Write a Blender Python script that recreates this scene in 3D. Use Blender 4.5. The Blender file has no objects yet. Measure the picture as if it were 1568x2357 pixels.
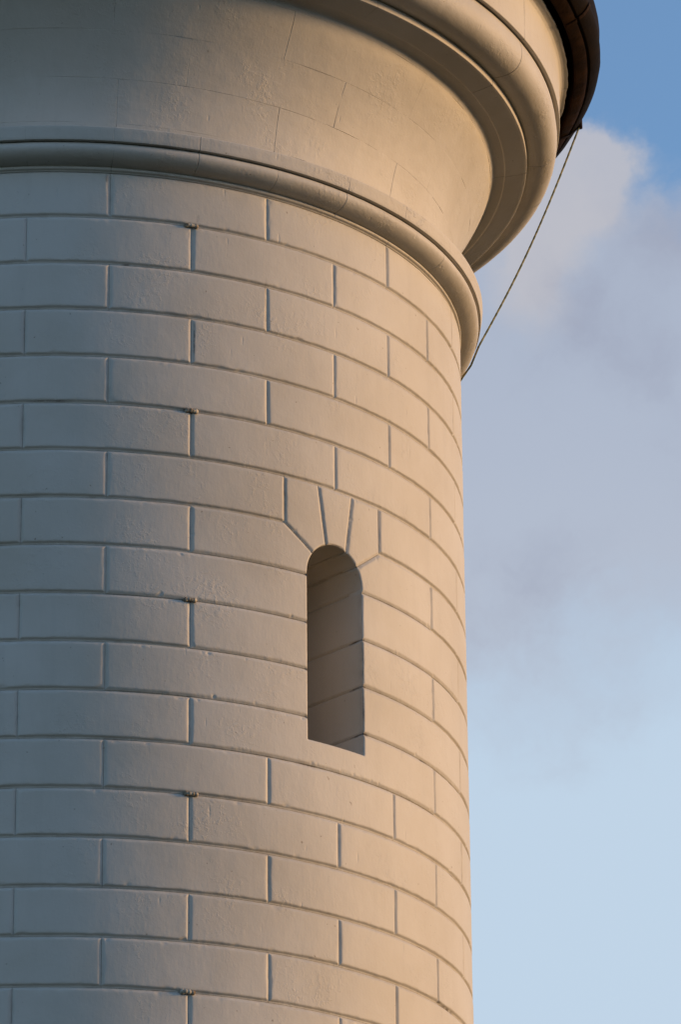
import bpy, math
import numpy as np
from mathutils import Matrix, Vector

# ------------------------------------------------------------------ set-up
SC = bpy.context.scene
COL = SC.collection
R = 3.0                 # radius of the shaft in metres
GZ = 14.65              # height of the uppermost bed joint above the ground

# camera (solved from the photograph)
cam_data = bpy.data.cameras.new('camera')
cam = bpy.data.objects.new('camera', cam_data)
COL.objects.link(cam)
SC.camera = cam
cam_data.sensor_fit = 'HORIZONTAL'
cam_data.sensor_width = 36.0
cam_data.lens = 9478.09 / 1568.0 * 36.0
cam_data.clip_start = 0.5
cam_data.clip_end = 20000.0
fw = Vector((0.06591561, 0.92023179, 0.38578307))
rt = Vector((0.99771416, -0.06655071, -0.01172385))
up = Vector((-0.01488548, -0.38567402, 0.92251502))
m = Matrix((rt, up, -fw)).transposed().to_4x4()
m.translation = Vector((0.0, -9.63092 * R, -4.349143 * R + GZ))
cam.matrix_world = m

# daylight: low sun on the right, Nishita sky
SUN_EL = math.radians(11.0)
SUN_ROT = math.radians(86.3)            # from +Y towards +X
world = bpy.data.worlds.new('World')
SC.world = world
world.use_nodes = True
sun_data = bpy.data.lights.new('sun', 'SUN')
sun_data.energy = 2.3
sun_data.color = (1.0, 0.59, 0.255)
sun_data.angle = math.radians(10.0)
sun = bpy.data.objects.new('sun', sun_data)
COL.objects.link(sun)
sd = Vector((math.sin(SUN_ROT) * math.cos(SUN_EL), math.cos(SUN_ROT) * math.cos(SUN_EL), math.sin(SUN_EL)))
sun.rotation_euler = sd.to_track_quat('Z', 'Y').to_euler()
SC.view_settings.view_transform = 'Standard'
SC.view_settings.look = 'None'
SC.view_settings.exposure = 1.0
SC.view_settings.gamma = 1.0
SC.view_settings.use_curve_mapping = False
SKY_STRENGTH = 0.14


class Nodes:
    """small helper round a node tree"""
    def __init__(self, tree):
        self.t = tree
    def new(self, typ, **kw):
        n = self.t.nodes.new(typ)
        for k, v in kw.items():
            if k == 'ins':
                for i, x in v.items():
                    if isinstance(x, bpy.types.NodeSocket):
                        self.t.links.new(x, n.inputs[i])
                    else:
                        n.inputs[i].default_value = x
            else:
                setattr(n, k, v)
        return n
    def math(self, op, a, b=0.0, c=0.0, clamp=False):
        return self.new('ShaderNodeMath', operation=op, use_clamp=clamp, ins={0: a, 1: b, 2: c}).outputs[0]
    def vmath(self, op, a, b=(0, 0, 0)):
        n = self.new('ShaderNodeVectorMath', operation=op, ins={0: a, 1: b})
        return n.outputs['Value'] if op in ('DOT_PRODUCT', 'LENGTH', 'DISTANCE') else n.outputs[0]
    def noise(self, vec, scale, detail=4.0, rough=0.5, dist=0.0):
        return self.new('ShaderNodeTexNoise', ins={'Vector': vec, 'Scale': scale, 'Detail': detail,
                                                   'Roughness': rough, 'Distortion': dist})
    def ramp(self, fac, *stops):
        n = self.new('ShaderNodeValToRGB', ins={0: fac})
        e = n.color_ramp.elements
        while len(e) < len(stops):
            e.new(0.5)
        for el, (pos, c) in zip(e, stops):
            el.position = pos
            el.color = (c, c, c, 1) if isinstance(c, (int, float)) else tuple(c) + (1,)
        return n.outputs[0]
    def mix(self, fac, a, b, blend='MIX'):
        n = self.new('ShaderNodeMix', data_type='RGBA', blend_type=blend)
        for i, x in ((0, fac), (6, a), (7, b)):
            if isinstance(x, bpy.types.NodeSocket):
                self.t.links.new(x, n.inputs[i])
            else:
                n.inputs[i].default_value = x if i == 0 else tuple(x) + (1,)
        return n.outputs[2]


def build_world():
    N = Nodes(world.node_tree)
    bg = world.node_tree.nodes['Background']
    sky = N.new('ShaderNodeTexSky', sky_type='NISHITA', sun_disc=False)
    sky.sun_elevation = SUN_EL
    sky.sun_rotation = SUN_ROT
    sky.altitude = 50.0
    sky.air_density = 1.0
    sky.dust_density = 0.15
    sky.ozone_density = 2.2
    d = N.new('ShaderNodeTexCoord').outputs['Generated']
    # cloud field: warped noise plus the banks seen beside the tower
    warp = N.noise(d, 26.0, 6.0, 0.6)
    dw = N.vmath('ADD', d, N.vmath('SCALE', N.vmath('SUBTRACT', warp.outputs['Color'], (0.5, 0.5, 0.5))))
    sc = dw.node.inputs[1].links[0].from_node
    sc.inputs['Scale'].default_value = 0.030
    def blob(c, size, amp):
        q = N.vmath('DISTANCE', dw, Vector(c).normalized())
        t = N.math('DIVIDE', q, size)
        g = N.math('EXPONENT', N.math('MULTIPLY', N.math('MULTIPLY', t, t), -1.0))
        return N.math('MULTIPLY', g, amp)
    def add(lst):
        s = lst[0]
        for x in lst[1:]:
            s = N.math('ADD', s, x)
        return s
    puff = add([blob((0.1266, 0.8773, 0.463), 0.0100, 1.2), blob((0.1186, 0.8845, 0.4512), 0.013, 1.0),
                blob((0.108, 0.893, 0.437), 0.014, 0.9), blob((0.1250, 0.8800, 0.4560), 0.009, 0.5)])
    dark = add([blob((0.1417, 0.8854, 0.4428), 0.012, 1.0), blob((0.1244, 0.895, 0.4284), 0.011, 0.75),
                blob((0.1400, 0.9000, 0.4200), 0.010, 0.7), blob((0.1203, 0.9232, 0.3649), 0.013, 0.6),
                blob((0.105, 0.9200, 0.3760), 0.010, 0.4)])
    n1 = N.noise(dw, 2.6, 5.0, 0.55)
    n2 = N.noise(dw, 30.0, 5.0, 0.58)
    n3 = N.noise(dw, 75.0, 3.0, 0.5)
    z = N.new('ShaderNodeSeparateXYZ', ins={0: dw}).outputs[2]
    tex = N.math('SUBTRACT', n2.outputs[0], 0.5)
    fine = N.math('SUBTRACT', n3.outputs[0], 0.5)
    # a broken cloud bank all round the sky between 19 and 26 degrees up
    zz = N.math('ADD', N.math('MULTIPLY_ADD', tex, 0.07, z), N.math('MULTIPLY', N.math('SUBTRACT', n1.outputs[0], 0.5), 0.10))
    lo = N.new('ShaderNodeMapRange', interpolation_type='SMOOTHSTEP', ins={0: zz, 1: 0.312, 2: 0.368}).outputs[0]
    hi = N.new('ShaderNodeMapRange', interpolation_type='SMOOTHSTEP', ins={0: zz, 1: 0.470, 2: 0.440}).outputs[0]
    away = N.new('ShaderNodeMapRange', ins={0: N.vmath('DISTANCE', d, Vector((0.125, 0.90, 0.41)).normalized()), 1: 0.12, 2: 0.5}).outputs[0]
    brk = N.math('MAXIMUM', N.ramp(n1.outputs[0], (0.44, 0.0), (0.60, 1.0)), N.math('SUBTRACT', 1.0, away))
    deck = N.math('MULTIPLY', N.math('MULTIPLY', lo, hi), brk)
    mp = N.new('ShaderNodeMapRange', interpolation_type='SMOOTHSTEP',
               ins={0: N.math('ADD', puff, N.math('MULTIPLY_ADD', tex, 0.85, N.math('MULTIPLY', fine, 0.40))), 1: 0.22, 2: 0.92}).outputs[0]
    md = N.new('ShaderNodeMapRange', interpolation_type='SMOOTHSTEP',
               ins={0: N.math('ADD', dark, N.math('MULTIPLY_ADD', tex, 2.2, N.math('MULTIPLY', fine, 0.5))), 1: -0.1, 2: 1.25}).outputs[0]
    s = N.mix(1.0, sky.outputs[0], SKY_TINT, 'MULTIPLY')
    hz = N.new('ShaderNodeMapRange', interpolation_type='SMOOTHSTEP', ins={0: z, 1: 0.46, 2: 0.32, 3: 0.08, 4: 0.92}).outputs[0]
    # air away from the sun's side is clearer and bluer
    clear = N.new('ShaderNodeMapRange', interpolation_type='SMOOTHSTEP',
                  ins={0: N.new('ShaderNodeSeparateXYZ', ins={0: d}).outputs[0], 1: -0.60, 2: 0.14, 3: 0.08, 4: 1.0}).outputs[0]
    s = N.mix(N.math('MULTIPLY', hz, clear), s, HAZE)
    s = N.mix(N.math('MULTIPLY', deck, 0.80), s, CLOUD_LIGHT)
    s = N.mix(N.math('MULTIPLY', mp, 0.88), s, CLOUD_BRIGHT)
    s = N.mix(N.math('MULTIPLY', N.math('MULTIPLY', md, N.math('MAXIMUM', deck, N.math('MULTIPLY', mp, 0.4))), 0.58), s, CLOUD_GREY)
    N.t.links.new(s, bg.inputs['Color'])
    bg.inputs['Strength'].default_value = SKY_STRENGTH


SKY_TINT = (0.61, 0.73, 0.82)
HAZE = (2.0, 2.43, 2.88)
CLOUD_LIGHT = (1.66, 1.78, 2.10)
CLOUD_BRIGHT = (1.84, 1.84, 2.02)
CLOUD_GREY = (1.14, 1.24, 1.62)
build_world()


# ------------------------------------------------------------------ materials
def plaster_material(name, base, bump=1.0, stain=1.0):
    """thick old masonry paint: lumps, brush drag, flakes and grime where the mesh says so"""
    mt = bpy.data.materials.new(name)
    mt.use_nodes = True
    N = Nodes(mt.node_tree)
    b = mt.node_tree.nodes['Principled BSDF']
    pos = N.new('ShaderNodeNewGeometry').outputs['Position']
    at = N.new('ShaderNodeAttribute', attribute_name='groove').outputs['Fac']
    ed = N.new('ShaderNodeAttribute', attribute_name='grime').outputs['Fac']
    # colour: faint patchiness, streaks, grime
    n_big = N.noise(pos, 0.9, 5.0, 0.6)
    streak_v = N.new('ShaderNodeMapping', ins={0: pos, 3: (6.0, 6.0, 0.7)}).outputs[0]
    n_str = N.noise(streak_v, 1.6, 4.0, 0.6)
    dark = tuple(c * k for c, k in zip(base, (0.86, 0.84, 0.80)))
    col = N.mix(N.ramp(n_big.outputs[0], (0.35, 0.0), (0.70, 1.0)), base, dark)
    col = N.mix(N.math('MULTIPLY', N.ramp(n_str.outputs[0], (0.52, 0.0), (0.80, 1.0)), 0.35), col, tuple(c * 0.78 for c in base))
    n_spk = N.noise(pos, 30.0, 2.0, 0.5)
    spk = N.ramp(n_spk.outputs[0], (0.745, 0.0), (0.775, 1.0))
    col = N.mix(N.math('MULTIPLY', spk, 0.55 * stain), col, (0.12, 0.09, 0.06))
    n_gr = N.noise(pos, 7.0, 6.0, 0.65)
    g1 = N.math('MULTIPLY', N.ramp(n_gr.outputs[0], (0.50, 0.0), (0.66, 1.0)), at)
    col = N.mix(N.math('MULTIPLY', g1, 0.22 * stain), col, (0.16, 0.12, 0.085))
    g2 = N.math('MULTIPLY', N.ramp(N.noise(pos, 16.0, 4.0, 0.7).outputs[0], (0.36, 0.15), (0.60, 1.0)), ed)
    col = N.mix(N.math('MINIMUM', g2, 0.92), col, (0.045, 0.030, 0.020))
    N.t.links.new(col, b.inputs['Base Color'])
    b.inputs['Roughness'].default_value = 0.62
    b.inputs['Specular IOR Level'].default_value = 0.3
    # relief
    fine = N.noise(pos, 55.0, 3.0, 0.55)
    mid = N.noise(pos, 11.0, 5.0, 0.6)
    patch = N.ramp(N.noise(pos, 2.6, 3.0, 0.55).outputs[0], (0.50, 0.0), (0.68, 1.0))
    blister = N.noise(pos, 27.0, 4.0, 0.65, 0.3)
    bl = N.math('MULTIPLY', N.ramp(blister.outputs[0], (0.50, 0.0), (0.60, 1.0)), patch)
    drag_v = N.new('ShaderNodeMapping', ins={0: pos, 3: (1.0, 1.0, 0.22)}).outputs[0]
    drag = N.noise(drag_v, 42.0, 3.0, 0.6)
    h = N.math('MULTIPLY', fine.outputs[0], 0.0010)
    h = N.math('MULTIPLY_ADD', mid.outputs[0], 0.0040, h)
    h = N.math('MULTIPLY_ADD', bl, 0.0022, h)
    h = N.math('MULTIPLY_ADD', drag.outputs[0], 0.0013, h)
    pit = N.new('ShaderNodeTexVoronoi', ins={'Vector': drag_v, 'Scale': 11.0}).outputs['Distance']
    pits = N.math('MULTIPLY', N.ramp(pit, (0.05, 1.0), (0.13, 0.0)), N.ramp(N.noise(pos, 5.0, 2.0).outputs[0], (0.5, 0.0), (0.6, 1.0)))
    h = N.math('MULTIPLY_ADD', pits, -0.0035, h)
    bp = N.new('ShaderNodeBump', ins={'Strength': bump, 'Distance': 1.0, 'Height': h})
    N.t.links.new(bp.outputs[0], b.inputs['Normal'])
    return mt


def simple_material(name, base, rough=0.6, metal=0.0, noise=0.3, scale=8.0, bump=0.002, second=None):
    mt = bpy.data.materials.new(name)
    mt.use_nodes = True
    N = Nodes(mt.node_tree)
    b = mt.node_tree.nodes['Principled BSDF']
    pos = N.new('ShaderNodeNewGeometry').outputs['Position']
    n = N.noise(pos, scale, 6.0, 0.62)
    second = second or tuple(c * (1 - noise) for c in base)
    N.t.links.new(N.mix(N.ramp(n.outputs[0], (0.38, 0.0), (0.66, 1.0)), base, second), b.inputs['Base Color'])
    b.inputs['Roughness'].default_value = rough
    b.inputs['Metallic'].default_value = metal
    b.inputs['Specular IOR Level'].default_value = 0.04
    h = N.math('MULTIPLY', N.noise(pos, scale * 5, 4.0, 0.6).outputs[0], bump)
    bp = N.new('ShaderNodeBump', ins={'Strength': 1.0, 'Distance': 1.0, 'Height': h})
    N.t.links.new(bp.outputs[0], b.inputs['Normal'])
    return mt


WALL = (0.485, 0.470, 0.445)
M_WALL = plaster_material('painted_masonry', WALL, 0.58)
M_MOULD = plaster_material('painted_moulding', WALL, 0.9)
M_BELL = plaster_material('painted_bell', WALL, 0.6, 0.7)
M_IRON = simple_material('rusty_iron', (0.014, 0.008, 0.005), 0.65, 0.0, scale=5.0, bump=0.003, second=(0.036, 0.018, 0.009))
M_IRON_SHADE = simple_material('shaded_iron', (0.006, 0.004, 0.003), 0.75, scale=7.0, bump=0.002, second=(0.012, 0.007, 0.004))  # gallery iron again, with the outer underside's shade put into the colour
M_CLIP = simple_material('painted_clip', (0.46, 0.43, 0.36), 0.6, scale=22.0, second=(0.13, 0.085, 0.05), bump=0.002)
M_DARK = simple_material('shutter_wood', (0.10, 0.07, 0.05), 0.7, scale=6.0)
M_GRASS = simple_material('coastal_grass', (0.040, 0.040, 0.020), 0.9, scale=0.6, bump=0.02, second=(0.022, 0.030, 0.014))
M_CORE = simple_material('core_render', (0.5, 0.47, 0.43), 0.8)


# ------------------------------------------------------------------ mesh helpers
def hash2(ix, iy, seed):
    h = (ix.astype(np.int64) * 374761393 + iy.astype(np.int64) * 668265263 + seed * 1442695041) & 0xFFFFFFFF
    h = ((h ^ (h >> 13)) * 1274126177) & 0xFFFFFFFF
    h = h ^ (h >> 16)
    return (h & 0xFFFFFF) / float(0xFFFFFF)


def vnoise(x, y, seed=0, octaves=3):
    """value noise, about -1..1"""
    out = np.zeros(np.broadcast(x, y).shape)
    amp, tot = 1.0, 0.0
    for o in range(octaves):
        X, Y = x * 2 ** o + 17.3 * o, y * 2 ** o + 9.1 * o
        ix, iy = np.floor(X), np.floor(Y)
        fx, fy = X - ix, Y - iy
        fx, fy = fx * fx * (3 - 2 * fx), fy * fy * (3 - 2 * fy)
        a, b = hash2(ix, iy, seed + o), hash2(ix + 1, iy, seed + o)
        c, d = hash2(ix, iy + 1, seed + o), hash2(ix + 1, iy + 1, seed + o)
        out += amp * ((a + (b - a) * fx) * (1 - fy) + (c + (d - c) * fx) * fy)
        tot += amp
        amp *= 0.5
    return out / tot * 2 - 1


def link_mesh(name, verts, faces, mat, parent=None, smooth=True, attrs=None):
    me = bpy.data.meshes.new(name)
    me.from_pydata(np.asarray(verts).tolist(), [], [list(map(int, f)) for f in faces])
    me.materials.append(mat)
    me.polygons.foreach_set('use_smooth', [smooth] * len(me.polygons))
    for k, v in (attrs or {}).items():
        a = me.attributes.new(k, 'FLOAT', 'POINT')
        a.data.foreach_set('value', np.asarray(v, dtype=np.float32))
    me.update()
    o = bpy.data.objects.new(name, me)
    COL.objects.link(o)
    if parent:
        o.parent = parent
    return o


def empty(name, loc=(0, 0, 0), parent=None):
    o = bpy.data.objects.new(name, None)
    o.empty_display_size = 0.3
    COL.objects.link(o)
    o.location = loc
    if parent:
        o.parent = parent
    return o


def sheet(name, P, keep, mat, parent, attrs, back=None):
    """P: (nu,nv,3) grid of points, keep: (nu-1,nv-1) cells; the border is turned back into the wall"""
    nu, nv = P.shape[:2]
    idx = np.arange(nu * nv).reshape(nu, nv)
    q = np.stack([idx[:-1, :-1], idx[1:, :-1], idx[1:, 1:], idx[:-1, 1:]], -1)[keep]
    verts = P.reshape(-1, 3)
    att = {k: v.reshape(-1) for k, v in attrs.items()}
    used = np.unique(q)
    remap = -np.ones(nu * nv, dtype=int)
    remap[used] = np.arange(len(used))
    verts = verts[used]
    att = {k: v[used] for k, v in att.items()}
    q = remap[q]
    faces = [tuple(f) for f in q]
    if back is not None:
        B = back.reshape(-1, 3)[used]
        e = np.concatenate([q[:, [0, 1]], q[:, [1, 2]], q[:, [2, 3]], q[:, [3, 0]]])
        key = np.sort(e, 1)
        k = key[:, 0] * (len(used) + 1) + key[:, 1]
        _, first, cnt = np.unique(k, return_index=True, return_counts=True)
        be = e[first[cnt == 1]]
        bv = np.unique(be)
        bm = -np.ones(len(used), dtype=int)
        bm[bv] = np.arange(len(bv)) + len(verts)
        verts = np.concatenate([verts, B[bv]])
        att = {kk: np.concatenate([v, v[bv]]) for kk, v in att.items()}
        faces += [(a, bm[a], bm[b], b) for a, b in be]
    return link_mesh(name, verts, faces, mat, parent, True, att)


def cyl(a, z, r):
    """angle a from the camera side, z and r in units of R -> world point"""
    return np.stack([r * np.sin(a) * R, -r * np.cos(a) * R, z * R + GZ + 0 * a], -1)


TAPER = 0.0049625


def wall_r(z):
    return 1 + TAPER * z


# ------------------------------------------------------------------ tower
tower = empty('lighthouse_tower', (0, 0, 0))
tower['label'] = 'white painted stone lighthouse tower with coursed blocks, arched window recess and flared top'
tower['category'] = 'lighthouse'

BEDS = [0.0083, -0.111, -0.2295, -0.3478, -0.4667, -0.5834, -0.7004, -0.8164, -0.9337, -1.0488, -1.1646, -1.279,
        -1.3949, -1.5082, -1.6229, -1.7351, -1.8489]
while len(BEDS) < 20:
    BEDS.append(BEDS[-1] - 0.1130)
TOP = 0.1255
HALF = 2 * math.pi / 32
PHI = -0.1083
JOFF = {0: 0.0, 1: -0.0014, 2: -0.0007, 3: -0.0024, 4: -0.0008, 5: -0.0023, 6: -0.0038, 7: 0.0022}


def jang(j):
    return PHI + HALF * j + JOFF.get(j, 0.0)


GW = 0.0064       # half width of a joint, in R
GD = 0.0072       # depth of a joint
A0, A1 = -0.95, 2.15
# window
WC, WH = 0.6746, 0.0872           # centre angle, half width
W_SILL, W_SPR = -1.2172, -0.8105


def seg_dist(U, V, p, q):
    ax, ay = p
    bx, by = q
    dx, dy = bx - ax, by - ay
    t = np.clip(((U - ax) * dx + (V - ay) * dy) / (dx * dx + dy * dy), 0, 1)
    return np.hypot(U - ax - t * dx, V - ay - t * dy)


def poly_sdf(U, V, poly):
    """positive inside"""
    d = np.full(U.shape, 1e9)
    inside = np.zeros(U.shape, bool)
    n = len(poly)
    for i in range(n):
        p, q = poly[i], poly[(i + 1) % n]
        d = np.minimum(d, seg_dist(U, V, p, q))
        if p[1] != q[1]:
            c = ((p[1] > V) != (q[1] > V)) & (U < (q[0] - p[0]) * (V - p[1]) / (q[1] - p[1]) + p[0])
            inside ^= c
    return np.where(inside, d, -d)


def win_sdf(U, V):
    """positive OUTSIDE the window opening"""
    x = U - WC
    rect = np.maximum(np.abs(x) - WH, np.maximum(W_SILL - V, V - W_SPR))
    arch = np.hypot(x, V - W_SPR) - WH
    return np.minimum(np.where(V <= W_SPR, rect, 1e3), np.where(V > W_SPR, arch, np.maximum(arch, V - W_SPR) if False else 1e3))


def win_dist(U, V):
    x = U - WC
    below = V <= W_SPR
    dx = np.abs(x) - WH
    dz = W_SILL - V
    inside_rect = np.maximum(dx, dz)
    out_rect = np.hypot(np.maximum(dx, 0), np.maximum(dz, 0))
    rect = np.where((dx > 0) | (dz > 0), out_rect, inside_rect)
    arch = np.hypot(x, V - W_SPR) - WH
    return np.where(below, rect, arch)


def edge_list(a, b, step, w, fine):
    e = np.array([0, .12, .35, .6, .85, 1.1, 1.5, 2.2]) * w
    inner = np.linspace(a + e[-1], b - e[-1], max(2, int((b - a - 2 * e[-1]) / step) + 2))[1:-1]
    return np.concatenate([a + e, inner, (b - e)[::-1]])


def vee(s, gd, k):
    """cut of a joint: k = how steep its side is"""
    return -gd * np.clip((1 - s) * k, 0, 1) - gd * 0.12 * np.clip(1 - np.abs(s - 1) / 0.35, 0, 1) ** 2


def surface_height(U, V, dg, seed, gw, gd, dark_spots=(), edges=None):
    """V-cut joint with wobbly worn arrises; returns height and attributes"""
    w = gw * (1 + 0.26 * vnoise(U * 34, V * 34, seed, 3) + 0.12 * vnoise(U * 120, V * 120, seed + 5, 2))
    s = np.clip(dg / w, 0, 2)
    if edges is None:
        h = vee(s, gd * 0.62, 1.2)
    else:                       # sides, upper bevel (broad), lower arris (steep, throws the joint into shade)
        ds, dt, db = (np.clip(e / w, 0, 2) for e in edges)
        h = np.minimum(np.minimum(vee(ds, gd * 0.50, 1.2), vee(dt, gd * 0.78, 1.2)), vee(db, gd * 0.78, 1.8))
    # wide, shallow swell of the dressed face
    h = h + 0.0009 * vnoise(U * 9, V * 9, seed + 11, 3) * np.clip(s - 0.5, 0, 1)
    # chipped arrises
    chip = np.clip(vnoise(U * 70, V * 70, seed + 21, 2) - 0.54, 0, 1) * np.exp(-(dg / gw - 1.1) ** 2 * 3)
    h = h - 0.008 * chip
    groove = np.clip(1.25 - s, 0, 1)
    grime = np.zeros(U.shape)
    for (x, z, rx, rz, k) in dark_spots:
        grime = np.maximum(grime, k * np.clip(1.4 - np.hypot((U - x) / rx, (V - z) / rz), 0, 1))
    return h, groove, grime


# places where the joint is opened and black: (angle, z, half size, half size, strength)
SPOTS = [(0.2905, -0.288, 0.0022, 0.042, 1.0), (0.1253, -0.1095, 0.008, 0.0018, 1.0), (0.569, -0.2215, 0.008, 0.0018, 0.9),
         (-0.0515, -0.4630, 0.055, 0.0014, 0.8), (1.125, -1.7335, 0.040, 0.0030, 1.0), (1.0716, -1.7300, 0.010, 0.003, 1.0),
         (0.985, -1.6235, 0.020, 0.0016, 0.7), (1.0042, -1.1655, 0.014, 0.0020, 0.8), (1.19, -1.3945, 0.030, 0.0016, 0.6),
         (0.4741, -0.1340, 0.0022, 0.035, 0.55), (0.4750, -0.185, 0.0020, 0.045, 0.6), (0.0771, 0.1100, 0.0040, 0.012, 0.6),
         (0.2972, 0.0343, 0.0036, 0.0036, 1.0), (0.2972, 0.0263, 0.0020, 0.006, 0.7),
         (0.2700, 0.006, 0.005, 0.005, 0.7), (0.2710, -0.4640, 0.008, 0.0045, 1.0), (0.2960, -0.4640, 0.006, 0.0045, 0.9),
         (0.2680, -0.9325, 0.009, 0.0045, 1.0), (0.2720, -1.3940, 0.005, 0.0055, 0.9), (0.2950, -1.3960, 0.006, 0.005, 0.8),
         (0.2740, -1.8480, 0.012, 0.0025, 0.8), (0.7662, -1.0485, 0.006, 0.0050, 1.0), (0.7650, -0.9330, 0.006, 0.0035, 0.9),
         (0.7690, -1.1646, 0.010, 0.0040, 1.0), (0.7630, -0.99, 0.0016, 0.05, 0.6), (0.7630, -1.11, 0.0018, 0.05, 0.7),
         (0.5879, -1.1620, 0.009, 0.0040, 0.8), (0.5870, -1.0488, 0.007, 0.0040, 0.6), (0.5870, -0.9337, 0.006, 0.0035, 0.6),
         (0.5870, -0.8164, 0.006, 0.0040, 0.7), (0.5995, -1.2790, 0.03, 0.0018, 0.6), (0.5260, -0.6300, 0.0016, 0.045, 0.5),
         (0.4132, -1.3940, 0.040, 0.0018, 0.4), (0.2046, -1.8500, 0.040, 0.0016, 0.5), (0.87, -0.8160, 0.02, 0.0016, 0.5),
         (0.6746, -0.7215, 0.020, 0.0015, 0.6), (-0.1083, -0.2900, 0.0016, 0.05, 0.35), (0.1, -1.2790, 0.05, 0.0014, 0.5)]

GAP = 0.0004
n_stone = [0]


def add_stone(a, b, zt, zb, parent=tower, name='stone'):
    """regular block between angles a..b and heights zb..zt"""
    n_stone[0] += 1
    seed = n_stone[0] * 37
    u = edge_list(a + GAP, b - GAP, 0.0052, GW, True)
    v = edge_list(zb + GAP, zt - GAP, 0.009, GW, True)
    U, V = np.meshgrid(u, v, indexing='ij')
    dg = np.minimum(np.minimum(U - a, b - U), np.minimum(V - zb, zt - V))
    h, gr, gm = surface_height(U, V, dg, seed, GW, GD, [s for s in SPOTS if a - .05 < s[0] < b + .05],
                               (np.minimum(U - a, b - U), zt - V, V - zb))
    lift = 0.0008 * (hash2(np.array([seed]), np.array([3]), 5)[0] - 0.5)
    r = wall_r(V) + h + lift * np.clip(dg / GW, 0, 1)
    P = cyl(U, V, r)
    B = cyl(U, V, np.full_like(U, 0.955))
    sheet(name, P, np.ones((len(u) - 1, len(v) - 1), bool), M_WALL, parent, {'groove': gr, 'grime': gm}, B)


def add_special(poly, parent=tower, name='stone'):
    """block with any outline; the window opening is cut out of it with a clean worn arris"""
    n_stone[0] += 1
    seed = n_stone[0] * 37
    xs, zs = [p[0] for p in poly], [p[1] for p in poly]
    step = 0.0024
    u = np.arange(min(xs) - step, max(xs) + 2 * step, step)
    v = np.arange(min(zs) - step, max(zs) + 2 * step, step)
    U, V = np.meshgrid(u, v, indexing='ij')
    def total(U, V):
        return np.minimum(poly_sdf(U, V, poly) - GAP, win_dist(U, V))
    d = total(U, V)
    ins = d > 0
    keep = ins[:-1, :-1] | ins[1:, :-1] | ins[1:, 1:] | ins[:-1, 1:]
    # pull outside vertices of kept cells on to the outline
    for _ in range(4):
        d = total(U, V)
        e = 2e-4
        gx = (total(U + e, V) - total(U - e, V)) / (2 * e)
        gz = (total(U, V + e) - total(U, V - e)) / (2 * e)
        g = np.maximum(gx * gx + gz * gz, 0.3)
        k = np.where(d < 0, d / g, 0)
        U, V = U - gx * k, V - gz * k
    dp = np.maximum(poly_sdf(U, V, poly), 0)
    dw = np.maximum(win_dist(U, V), 0)
    h, gr, gm = surface_height(U, V, dp, seed, GW, GD, SPOTS)
    ww = 0.0034 * (1 + 0.5 * vnoise(U * 60, V * 60, seed + 3, 3))
    h = np.minimum(h, -0.0032 * np.clip(1 - dw / ww, 0, 1) ** 1.6)
    P = cyl(U, V, wall_r(V) + h)
    # the sides go straight back, parallel to the recess, and stay clear of its lining
    B = P - np.array([math.sin(WC), -math.cos(WC), 0.0]) * 0.045 * R
    near = np.exp(-dw / 0.004)[..., None]
    B = B + near * 0.0012 * R * np.stack([np.sign(U - WC) * math.cos(WC), np.sign(U - WC) * math.sin(WC), 0 * U], -1)
    sheet(name, P, keep, M_WALL, parent, {'groove': gr, 'grime': gm}, B)


def rect(a, b, k):
    return [(a, BEDS[k]), (b, BEDS[k]), (b, BEDS[k - 1]), (a, BEDS[k - 1])]


VL, VR = 0.5247, 0.8268           # outer joints of the voussoirs
k6, k7 = BEDS[6], BEDS[7]
arc = [(WC + 0.03 * math.cos(t), W_SPR + 0.03 * math.sin(t)) for t in (2.6, 1.57, .5)]
pL, pR = (0.6065, -0.7590), (0.7425, -0.7590)
v1b, v2b = (0.6456, -0.7300), (0.7091, -0.7300)
v1t, v2t = (0.6231, BEDS[5]), (0.7311, BEDS[5])
cen = (WC, W_SPR)
for k in range(0, 20):
    if k == 6:
        spans = [(jang(j), jang(j + 2)) for j in (-5, -3, -1)] + [(jang(7), jang(9)), (jang(9), jang(11))]
        for a, b in spans:
            add_stone(a, b, BEDS[5], BEDS[6])
        add_stone(jang(1), VL, BEDS[5], BEDS[6])
        add_stone(VR, jang(7), BEDS[5], BEDS[6])
        # voussoirs
        add_special([(VL, BEDS[5]), (VL, k6), pL, cen, v1b, v1t], name='voussoir')
        add_special([v1t, v1b, cen, v2b, v2t], name='keystone')
        add_special([v2t, v2b, cen, pR, (VR, k6), (VR, BEDS[5])], name='voussoir')
        continue
    par = 1 if k % 2 == 0 else 0
    zt = TOP if k == 0 else BEDS[k - 1]
    zb = BEDS[k]
    js = [j for j in range(-5, 12) if (j - par) % 2 == 0]
    for j0, j1 in zip(js[:-1], js[1:]):
        if 7 <= k <= 11:
            lj, rj = (1, 7) if par == 1 else (2, 6)
            if lj <= j0 < rj:
                continue
        add_stone(jang(j0), jang(j1), zt, zb)
    if 7 <= k <= 11:
        lj, rj = (1, 7) if par == 1 else (2, 6)
        if k == 7:
            add_special([(jang(lj), zt), (jang(lj), zb), (WC - WH + .004, zb), (WC - WH + .02, W_SPR), cen, pL, (VL, k6)])
            add_special([(jang(rj), zt), (VR, k6), pR, cen, (WC + WH - .02, W_SPR), (WC + WH - .004, zb), (jang(rj), zb)])
        elif k < 11:
            add_special([(jang(lj), zt), (jang(lj), zb), (WC - .05, zb), (WC - .05, zt)])
            add_special([(jang(rj), zt), (WC + .05, zt), (WC + .05, zb), (jang(rj), zb)])
        else:
            add_special([(jang(lj), zt), (jang(lj), zb), (jang(rj), zb), (jang(rj), zt)])


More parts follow.
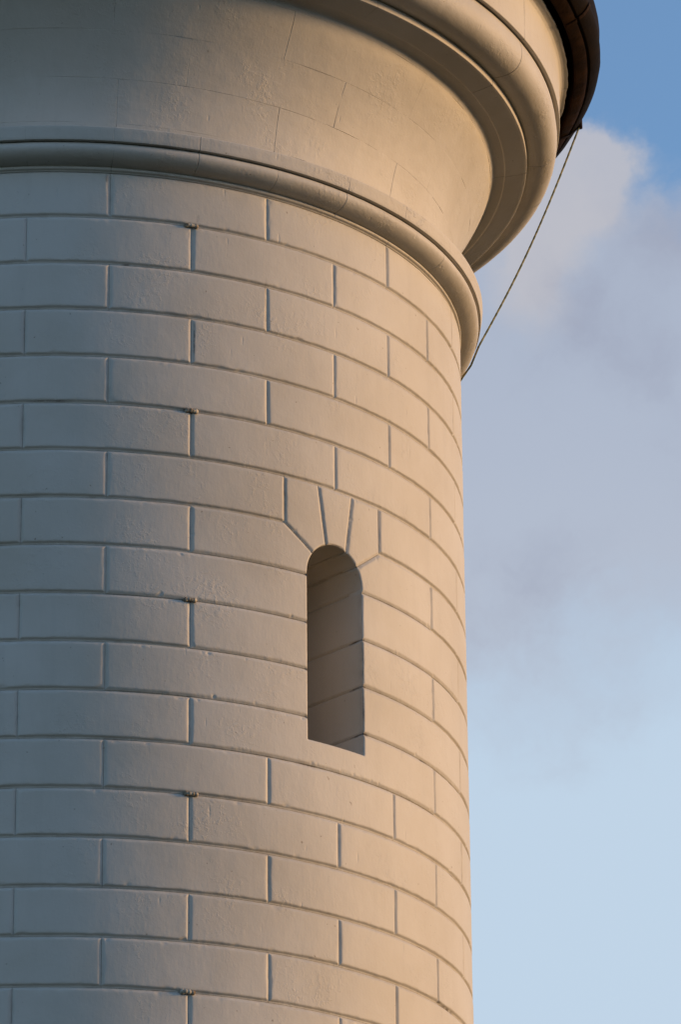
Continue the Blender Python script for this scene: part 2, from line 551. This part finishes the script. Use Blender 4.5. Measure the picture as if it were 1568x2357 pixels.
# ------------------------------------------------------------------ window recess (reveal stones)
recess = empty('window_recess', (0, 0, 0), tower)
N0 = np.array([math.sin(WC), -math.cos(WC), 0.0])
DEPTH = 0.34
INS = 0.0022


def reveal_point(a, z, d, inset):
    """a,z on the outline; d depth in R; inset pushes the surface towards the opening's middle"""
    P = cyl(a, z, wall_r(z) - 0.0030)
    return P - N0 * d[..., None] * R


def outline(s0, s1, n, kind):
    if kind == 'right':
        z = np.linspace(s0, s1, n)
        return np.full(n, WC + WH), z
    if kind == 'left':
        z = np.linspace(s0, s1, n)
        return np.full(n, WC - WH), z
    if kind == 'arch':
        t = np.linspace(s0, s1, n)
        return WC + WH * np.cos(t), W_SPR + WH * np.sin(t)
    t = np.linspace(s0, s1, n)
    return t, np.full(n, W_SILL)


def reveal_piece(kind, s0, s1, groove0, groove1, seed, name='reveal_stone'):
    L = abs(s1 - s0) * (WH if kind == 'arch' else 1.0)
    w = 0.0055
    lst = edge_list(0.0, L, 0.008, w, True) if L > 0.04 else np.linspace(0, L, 14)
    f = lst / L
    t = s0 + (s1 - s0) * f
    if kind in ('right', 'left'):
        a, z = np.full(len(t), WC + WH if kind == 'right' else WC - WH), t
        inward = np.stack([-np.cos(a) * (1 if kind == 'right' else -1), -np.sin(a) * (1 if kind == 'right' else -1), 0 * a], -1)
    elif kind == 'arch':
        a, z = WC + WH * np.cos(t), W_SPR + WH * np.sin(t)
        inward = np.stack([-np.cos(t) * math.cos(WC), -np.cos(t) * math.sin(WC), -np.sin(t)], -1)
    else:
        a, z = t, np.full(len(t), W_SILL)
        inward = np.stack([0 * a, 0 * a, 1 + 0 * a], -1)
    D = np.concatenate([[0, 0.002, 0.004, 0.007], np.linspace(0.01, 0.08, 20), np.linspace(0.09, DEPTH, 16)])
    S, DD = np.meshgrid(lst, D, indexing='ij')
    dg = np.full(S.shape, 1.0)
    if groove0:
        dg = np.minimum(dg, S)
    if groove1:
        dg = np.minimum(dg, L - S)
    dist = np.clip(dg / w, 0, 2)
    h = -0.0040 * np.maximum(0, 1 - dist) + 0.0004 * vnoise(S * 20 + seed, DD * 9 + 0.37, seed, 2)
    h = np.where(DD < 0.001, np.minimum(h, 0) , h)
    base = cyl(a, z, wall_r(z) - 0.0026)
    P = base[:, None, :] - N0 * DD[..., None] * R + inward[:, None, :] * ((h + 0.0006)[..., None] * R)
    gr = np.clip(1.3 - dist, 0, 1) * 0.8
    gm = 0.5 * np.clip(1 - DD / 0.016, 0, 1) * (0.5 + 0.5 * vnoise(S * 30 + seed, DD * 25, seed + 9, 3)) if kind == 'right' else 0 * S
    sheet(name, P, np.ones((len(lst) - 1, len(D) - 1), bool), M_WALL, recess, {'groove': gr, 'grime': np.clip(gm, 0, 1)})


bz = [z for z in BEDS if W_SILL < z < W_SPR]
lv = [W_SPR] + [z for z in sorted(bz, reverse=True) if z < W_SPR - 0.008] + [W_SILL]
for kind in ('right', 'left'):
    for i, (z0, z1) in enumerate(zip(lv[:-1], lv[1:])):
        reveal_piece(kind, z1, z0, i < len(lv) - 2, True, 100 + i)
ta = [0.0, math.atan2(0.0515, 0.068), math.atan2(0.0805, 0.0345), math.atan2(0.0805, -0.0290), math.atan2(0.0515, -0.068), math.pi]
for i, (t0, t1) in enumerate(zip(ta[:-1], ta[1:])):
    reveal_piece('arch', t0, t1, True, True, 200 + i, 'arch_stone')
reveal_piece('sill', WC - WH, WC + WH, False, False, 300, 'window_sill')
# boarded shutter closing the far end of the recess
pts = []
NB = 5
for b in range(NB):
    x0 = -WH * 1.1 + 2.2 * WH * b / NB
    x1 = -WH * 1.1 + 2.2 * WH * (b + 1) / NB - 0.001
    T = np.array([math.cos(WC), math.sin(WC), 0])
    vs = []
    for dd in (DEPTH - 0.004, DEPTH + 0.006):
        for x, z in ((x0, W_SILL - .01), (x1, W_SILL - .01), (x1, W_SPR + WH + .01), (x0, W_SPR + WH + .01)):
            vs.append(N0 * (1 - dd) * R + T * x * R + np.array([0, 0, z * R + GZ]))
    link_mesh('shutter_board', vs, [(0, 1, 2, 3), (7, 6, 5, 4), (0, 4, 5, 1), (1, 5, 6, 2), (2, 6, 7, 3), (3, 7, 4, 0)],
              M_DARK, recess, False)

# ------------------------------------------------------------------ inner wall (drum behind the blocks, shaft down to the ground)
def revolve(prof, a0, a1, na, flip=False):
    a = np.linspace(a0, a1, na)
    pr = np.array(prof)
    Z, A = np.meshgrid(pr[:, 1], a, indexing='ij')
    Rr = np.repeat(pr[:, 0][:, None], na, 1)
    return cyl(A, Z, Rr)


def grid_faces(n, mm):
    return [(i * mm + j, i * mm + j + 1, (i + 1) * mm + j + 1, (i + 1) * mm + j) for i in range(n - 1) for j in range(mm - 1)]


zl = BEDS[19]
zg = -GZ / R - 0.02
# back half of the drum, plain and out of sight, and the lower shaft, slightly battered
P = revolve([(0.955, TOP + .1), (0.955, W_SPR + WH + .02), (0.955, W_SILL - .02), (0.955, zl)], A1 - 0.1, 2 * math.pi + A0 + 0.1, 60)
P2 = revolve([(1.0, TOP + .02), (1.0, 0), (0.995, -1.0), (0.99, zl - .001)], jang(11), 2 * math.pi + jang(-5), 60)
link_mesh('rear_wall', P2.reshape(-1, 3), grid_faces(*P2.shape[:2]), M_WALL, tower)
P3 = revolve([(0.955, zl), (0.988, zl - 0.0015), (0.995, zl - .01), (1.03, -3.6), (1.06, zg + .25), (1.10, zg + .24), (1.11, zg)], 0, 2 * math.pi, 129)
link_mesh('lower_shaft', P3.reshape(-1, 3), grid_faces(*P3.shape[:2]), M_WALL, tower)

# ------------------------------------------------------------------ mouldings
def bez(p0, p1, p2, p3, n):
    t = np.linspace(0, 1, n)[:, None]
    p0, p1, p2, p3 = map(np.array, (p0, p1, p2, p3))
    return ((1 - t) ** 3 * p0 + 3 * t * (1 - t) ** 2 * p1 + 3 * t * t * (1 - t) * p2 + t ** 3 * p3).tolist()


def refine(prof, step):
    """split long straight runs so noise has vertices to act on"""
    out = [prof[0]]
    for p, q in zip(prof[:-1], prof[1:]):
        n = max(1, int(math.ceil(math.hypot(q[0] - p[0], q[1] - p[1]) / step)))
        for i in range(1, n + 1):
            out.append([p[0] + (q[0] - p[0]) * i / n, p[1] + (q[1] - p[1]) * i / n])
    return out


def soften(prof, r=0.0012):
    """round the corners of a polyline a little"""
    out = [prof[0]]
    for p, q, s in zip(prof[:-2], prof[1:-1], prof[2:]):
        p, q, s = map(np.array, (p, q, s))
        d1, d2 = p - q, s - q
        l1, l2 = np.hypot(*d1), np.hypot(*d2)
        if l1 < 1e-6 or l2 < 1e-6:
            out.append(q.tolist())
            continue
        cosang = float(d1 @ d2 / l1 / l2)
        if cosang < -0.94:
            out.append(q.tolist())
            continue
        k1, k2 = min(r, l1 * .4), min(r, l2 * .4)
        out += [(q + d1 / l1 * k1).tolist(), (q + (d1 / l1 * k1 + d2 / l2 * k2) * 0.25).tolist(), (q + d2 / l2 * k2).tolist()]
    out.append(prof[-1])
    return out


def moulding(prof, joints, mat, parent, name, seed, gw=0.0012, gd=0.0014, amp=0.0006, ustep=0.012, bed=0.0, fade=0.5, grime_k=0.5,
             back=0.03, ragged=None, strong=()):
    """a run of moulded stones: the profile swept round the tower, one mesh per stone"""
    prof = refine(soften(prof), 0.008)
    if bed > 0:                 # close samples along the bed joints
        q0 = np.array(prof)
        sq = np.concatenate([[0], np.cumsum(np.hypot(*np.diff(q0, axis=0).T))])
        sn = np.unique(np.concatenate([sq, gw * np.array([.5, 1, 1.6]), sq[-1] - gw * np.array([.5, 1, 1.6])]))
        prof = np.stack([np.interp(sn, sq, q0[:, 0]), np.interp(sn, sq, q0[:, 1])], -1)
    pr = np.array(prof)
    T = np.gradient(pr, axis=0)
    T /= np.maximum(np.hypot(T[:, 0], T[:, 1]), 1e-9)[:, None]
    Nn = np.stack([T[:, 1], -T[:, 0]], -1)
    s = np.concatenate([[0], np.cumsum(np.hypot(*np.diff(pr, axis=0).T))])
    for i, (a, b) in enumerate(zip(joints[:-1], joints[1:])):
        sd_ = seed + i * 13
        e = np.array([0, .5, 1.0, 1.6, 3.0]) * gw
        n = max(3, int((b - a) / ustep))
        u = np.concatenate([a + e, np.linspace(a + e[-1], b - e[-1], n + 2)[1:-1], (b - e)[::-1]])
        U, S = np.meshgrid(u, s, indexing='ij')
        dg = np.minimum(U - a, b - U)
        if bed > 0:
            dg2 = np.minimum(S, s[-1] - S)
        else:
            dg2 = np.full(S.shape, 1.0)
        # the joint shows only here and there, where the paint film has opened
        open_ = np.clip(fade + 0.9 * vnoise(U * 9 + S * 5, S * 14, seed + 71, 2), 0, 1)
        for q in strong:            # joints whose paint has cracked right through
            open_ = np.maximum(open_, (np.abs(U - q) < 0.01) * (dg < dg2) * np.clip(0.95 + 1.3 * vnoise(U * 3, S * 30, seed + 9, 2), 0, 1))
        g = np.clip(1 - np.minimum(dg, dg2) / gw, 0, 1) * open_
        h = -gd * g + amp * vnoise(U * 10, S * 16, seed + 3, 3) + amp * 0.5 * vnoise(U * 45, S * 60, seed + 8, 2)
        h = h * np.clip(s[-1] - S, 0.0, 0.004) / 0.004 if bed <= 0 else h
        r = pr[:, 0][None, :] + Nn[:, 0][None, :] * h
        z = pr[:, 1][None, :] + Nn[:, 1][None, :] * h
        if ragged:
            r = r + ragged * vnoise(U * 60, 0 * S, 91, 4) * (S > s[-1] - 0.006)
        P = cyl(U, z, r)
        B = cyl(U, z, r - back)
        gm = grime_k * np.clip(g * 1.6, 0, 1) * (vnoise(U * 16, S * 22, seed + 33, 2) > 0.05)
        sheet(name, P, np.ones((len(u) - 1, len(s) - 1), bool), mat, parent,
              {'groove': np.clip(g, 0, 1) * 0.5, 'grime': np.clip(gm, 0, 1)}, None)


FULL = list(range(-5, 28))
def ring_joints(off=0.0, step=2):
    return [PHI + HALF * j + off for j in range(-6, 27, step)]


string = empty('string_course', (0, 0, 0), tower)
sp = [(0.985, 0.1262), (0.9965, 0.1268), (0.9975, 0.1290), (1.0020, 0.1302), (1.0042, 0.1330), (1.0030, 0.1368), (1.0010, 0.1385)]
sp += bez((1.0015, .1390), (1.050, .1395), (1.064, .178), (1.0320, .1845), 16)[1:]
sp += [(1.0290, 0.1850), (1.0290, 0.1835), (1.0500, 0.1806), (1.0554, 0.1805), (1.0614, 0.2135), (1.0590, 0.2150), (0.960, 0.219)]
moulding(sp, ring_joints(0.0, 1), M_MOULD, string, 'moulding_stone', 400, strong=(PHI + 2 * HALF, PHI + 4 * HALF), gd=0.0013, gw=0.0010, fade=0.25, grime_k=0.8)

bellp = empty('bell_corbel', (0, 0, 0), tower)
bc = bez((0.960, .200), (0.960, .42), (1.080, .54), (1.092, .598), 60)
bc = np.array(bc)
bell_end = [(1.0945, .6030), (1.0990, .6068), (1.1060, .6092)]
rows = [0.200, 0.276, 0.382, 0.4875, 0.5935]
def cut(z0, z1):
    zz = bc[:, 1]
    lo, hi = np.interp([z0, z1], zz, bc[:, 0]), None
    pts = [[float(np.interp(z0, zz, bc[:, 0])), z0]] + [p.tolist() for p in bc if z0 + 1e-4 < p[1] < z1 - 1e-4] + [[float(np.interp(z1, zz, bc[:, 0])), z1]]
    return pts
BS = 2 * math.pi / 15
offs = [0.103, 0.103, 0.69, 0.505]
for i, (z0, z1) in enumerate(zip(rows[:-1], rows[1:])):
    js = [offs[i] + BS * k for k in range(-3, 13)]
    moulding(cut(z0, z1), js, M_BELL, bellp, 'bell_stone', 600 + 50 * i, gw=0.0010, gd=0.0009, bed=1.0, fade=0.10,
             grime_k=0.8, amp=0.0007,
             strong=((0.103, 0.103 + BS, 0.103 + 2 * BS), (0.103, 0.103 + BS, 0.103 + 2 * BS), (0.69,), (0.505, 0.505 - BS))[i])

cornice = empty('cornice', (0, 0, 0), tower)
cp = [[float(np.interp(.5935, bc[:, 1], bc[:, 0])), .5935]] + bell_end + [(1.1280, .6118), (1.1294, .6100), (1.1864, .6205), (1.1866, .6401)]
cp += bez((1.1880, .6405), (1.235, .632), (1.2860, .650), (1.2610, .733), 18)
cp += [(1.2600, .7345), (1.2740, .7300), (1.2762, .7315), (1.2785, .8470), (1.2800, .8560), (1.2850, .8640), (1.2930, .8690), (1.3008, .8700), (1.3011, .8760)]
moulding(cp, [1.08 + 2 * math.pi / 15 * k for k in range(-5, 11)], M_MOULD, cornice, 'cornice_stone', 900, gd=0.0014, fade=0.35, grime_k=0.9, ustep=0.010,
         ragged=0.0025, strong=(1.08, 1.08 + 2 * math.pi / 15))

# ------------------------------------------------------------------ iron gallery
gallery = empty('gallery', (0, 0, 0), tower)
gp = [(1.262, .9250), (1.314, .9250), (1.3195, .8740), (1.3215, .8735), (1.3300, .8765), (1.3400, .8805), (1.3480, .8850), (1.3520, .8880)]
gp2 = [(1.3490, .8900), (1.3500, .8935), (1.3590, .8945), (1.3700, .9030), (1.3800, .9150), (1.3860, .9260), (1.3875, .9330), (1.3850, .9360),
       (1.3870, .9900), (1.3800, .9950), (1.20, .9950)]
PS = 0.4680
gj = [1.2515 + PS * k for k in range(-7, 7)] + [1.2515 - 7 * PS + 2 * math.pi]
ga = np.array(refine(soften(gp, 0.002), 0.02))
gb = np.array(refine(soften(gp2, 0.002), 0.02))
for i, (a, b) in enumerate(zip(gj[:-1], gj[1:])):
    u = np.linspace(a + 0.0012, b - 0.0012, 28)
    for nm, gpa, mt_ in (('gallery_plate', ga, M_IRON), ('gallery_gutter', gb, M_IRON_SHADE)):
        U, K = np.meshgrid(u, np.arange(len(gpa)), indexing='ij')
        r = gpa[:, 0][None, :] + 0 * U
        z = gpa[:, 1][None, :] + 0 * U
        f = (U - a) / (b - a)
        # plates sag slightly between their bolted ends and carry a dented lip
        dent = 0.0040 * np.sin(f * math.pi) - 0.002 + 0.0016 * vnoise(U * 14, K * 0.15, 77 + i, 3)
        r = r + dent * (r > 1.33)
        P = cyl(U, z, r)
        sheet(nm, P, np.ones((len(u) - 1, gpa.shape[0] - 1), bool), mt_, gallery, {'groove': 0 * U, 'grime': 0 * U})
    gpa = np.concatenate([ga, gb])
    # bolted flange over the seam: follows the curved underside
    m_ = (gpa[:, 0] > 1.322) & (gpa[:, 1] < 0.933)
    fp = gpa[m_]
    vs = []
    for (rr_, zz_) in fp:
        for da, dr in ((-0.0050, -0.001), (-0.0050, 0.0022), (0.0050, 0.0022), (0.0050, -0.001)):
            vs.append(cyl(np.array(a + da), np.array(zz_ - dr * 0.8), np.array(rr_ + dr * 0.6)))
    fs = []
    for k_ in range(len(fp) - 1):
        o = k_ * 4
        fs += [(o, o + 4, o + 5, o + 1), (o + 1, o + 5, o + 6, o + 2), (o + 2, o + 6, o + 7, o + 3)]
    link_mesh('seam_flange', vs, fs, M_IRON, gallery, False)
P = revolve([(1.28, .872), (1.28, .995), (0.0, .996)], 0, 2 * math.pi, 97)
link_mesh('deck', P.reshape(-1, 3), grid_faces(*P.shape[:2]), M_IRON, gallery)


# ------------------------------------------------------------------ tubes: rope and clips
def tube(path, rad, n=10):
    path = np.array(path, float)
    T = np.gradient(path, axis=0)
    T /= np.linalg.norm(T, axis=1)[:, None]
    ref = np.array([0.3, 0.2, 0.93])
    A = np.cross(T, ref)
    A /= np.linalg.norm(A, axis=1)[:, None]
    B = np.cross(T, A)
    t = np.linspace(0, 2 * math.pi, n, endpoint=False)
    rad = np.broadcast_to(rad, (len(path),))
    V = path[:, None, :] + rad[:, None, None] * (np.cos(t)[None, :, None] * A[:, None, :] + np.sin(t)[None, :, None] * B[:, None, :])
    F = []
    for i in range(len(path) - 1):
        for j in range(n):
            k = (j + 1) % n
            F.append((i * n + j, i * n + k, (i + 1) * n + k, (i + 1) * n + j))
    F.append(tuple(range(n))[::-1])
    F.append(tuple(range((len(path) - 1) * n, len(path) * n)))
    return V.reshape(-1, 3), F


mt = bpy.data.materials.new('striped_rope')
mt.use_nodes = True
N = Nodes(mt.node_tree)
pos = N.new('ShaderNodeNewGeometry').outputs['Position']
wv = N.new('ShaderNodeTexWave', wave_type='BANDS', bands_direction='Z', ins={'Vector': pos, 'Scale': 3.4, 'Distortion': 5.0, 'Detail': 2.0})
cc = N.mix(N.ramp(wv.outputs['Fac'], (0.45, 0.0), (0.60, 1.0)), (0.10, 0.11, 0.045), (0.24, 0.22, 0.10))
N.t.links.new(cc, mt.node_tree.nodes['Principled BSDF'].inputs['Base Color'])
mt.node_tree.nodes['Principled BSDF'].inputs['Roughness'].default_value = 0.8
wp = [cyl(np.array(1.716), np.array(.918), np.array(1.383)), cyl(np.array(1.632), np.array(.19), np.array(1.0640)),
      cyl(np.array(1.71), np.array(.172), np.array(1.0590)), cyl(np.array(1.80), np.array(.10), np.array(1.012)),
      cyl(np.array(2.0), np.array(-.30), np.array(1.004))]
path = []
for i, (p, q) in enumerate(zip(wp[:-1], wp[1:])):
    n = 120 if i == 0 else 16
    for t in np.linspace(0, 1, n, endpoint=(i == len(wp) - 2)):
        x = p * (1 - t) + q * t
        if i == 0:
            x = x - np.array([0, 0, 1]) * 0.105 * math.sin(math.pi * t)
        path.append(x)
path = np.array(path)
tw = 0.0078 * (1 + 0.10 * np.sin(np.arange(len(path)) * 2.4))
V, F = tube(path, tw, 10)
ey, ef = tube([wp[0] + np.array([0.0, 0.0, 0.09]), wp[0] + np.array([0, 0, 0.03]), wp[0] + np.array([0, 0, -0.025])], 0.022, 10)
link_mesh('eye_bolt', ey, ef, M_IRON, gallery)
rope = link_mesh('rope', V, F, mt)
rope['label'] = 'thin green and tan twisted rope slanting down from the dark iron gallery edge'
rope['category'] = 'rope'

for i, (k, a) in enumerate(((0, 0.2812), (4, 0.2830), (8, 0.2820), (12, 0.2868), (16, 0.2808))):
    z = BEDS[k] + (0.0005 if k else 0.000)
    # saddle bridging the vertical joint: a short fat tube whose turned-in ends go into the stone
    w = 0.0112 + 0.0010 * math.cos(i * 1.7)
    pth = []
    for t in np.linspace(-1, 1, 21):
        bulge = 0.0050 * (1 - abs(t) ** 6) - 0.0035
        pth.append(cyl(np.array(a + w * t), np.array(z - 0.0010 * t * t * (1 if k else .6)), np.array(wall_r(z) + bulge)))
    rad = (0.0046 + 0.0006 * math.sin(i * 2.1)) * R * (1 + 0.10 * np.cos(np.linspace(-1, 1, 21) * 9 + i)) * (1 - 0.35 * np.exp(-((np.linspace(-1, 1, 21) - 0.65) / .12) ** 2))
    V, F = tube(pth, rad, 14)
    o = link_mesh('clip_saddle', V, F, M_CLIP, None)
    root = empty('cable_clip', (0, 0, 0), tower)
    o.parent = root
    for sgn in (-1, 1):
        c0 = cyl(np.array(a + sgn * w * 0.98), np.array(z - .001), np.array(wall_r(z) - 0.0040))
        c1 = cyl(np.array(a + sgn * w * 1.02), np.array(z - .001), np.array(wall_r(z) + 0.0042))
        V, F = tube([c0, (c0 + c1) / 2, c1], (0.0052 + 0.0006 * sgn * math.sin(i * 1.3)) * R, 12)
        link_mesh('clip_end', V, F, M_CLIP, root, True)

# ------------------------------------------------------------------ ground
n = 96
vs = [(0, 0, 0)]
rings = [20, 60, 200, 800, 3000, 9000]
for rr_ in rings:
    for i in range(n):
        t = 2 * math.pi * i / n
        vs.append((rr_ * math.cos(t), rr_ * math.sin(t), 0.0 if rr_ < 100 else -0.4 * math.sin(t * 5) ** 2 - 0.2))
fs = [(0, 1 + i, 1 + (i + 1) % n) for i in range(n)]
for q in range(len(rings) - 1):
    for i in range(n):
        j = (i + 1) % n
        fs.append((1 + q * n + i, 1 + (q + 1) * n + i, 1 + (q + 1) * n + j, 1 + q * n + j))
g = link_mesh('ground', vs, fs, M_GRASS)
g['kind'] = 'structure'
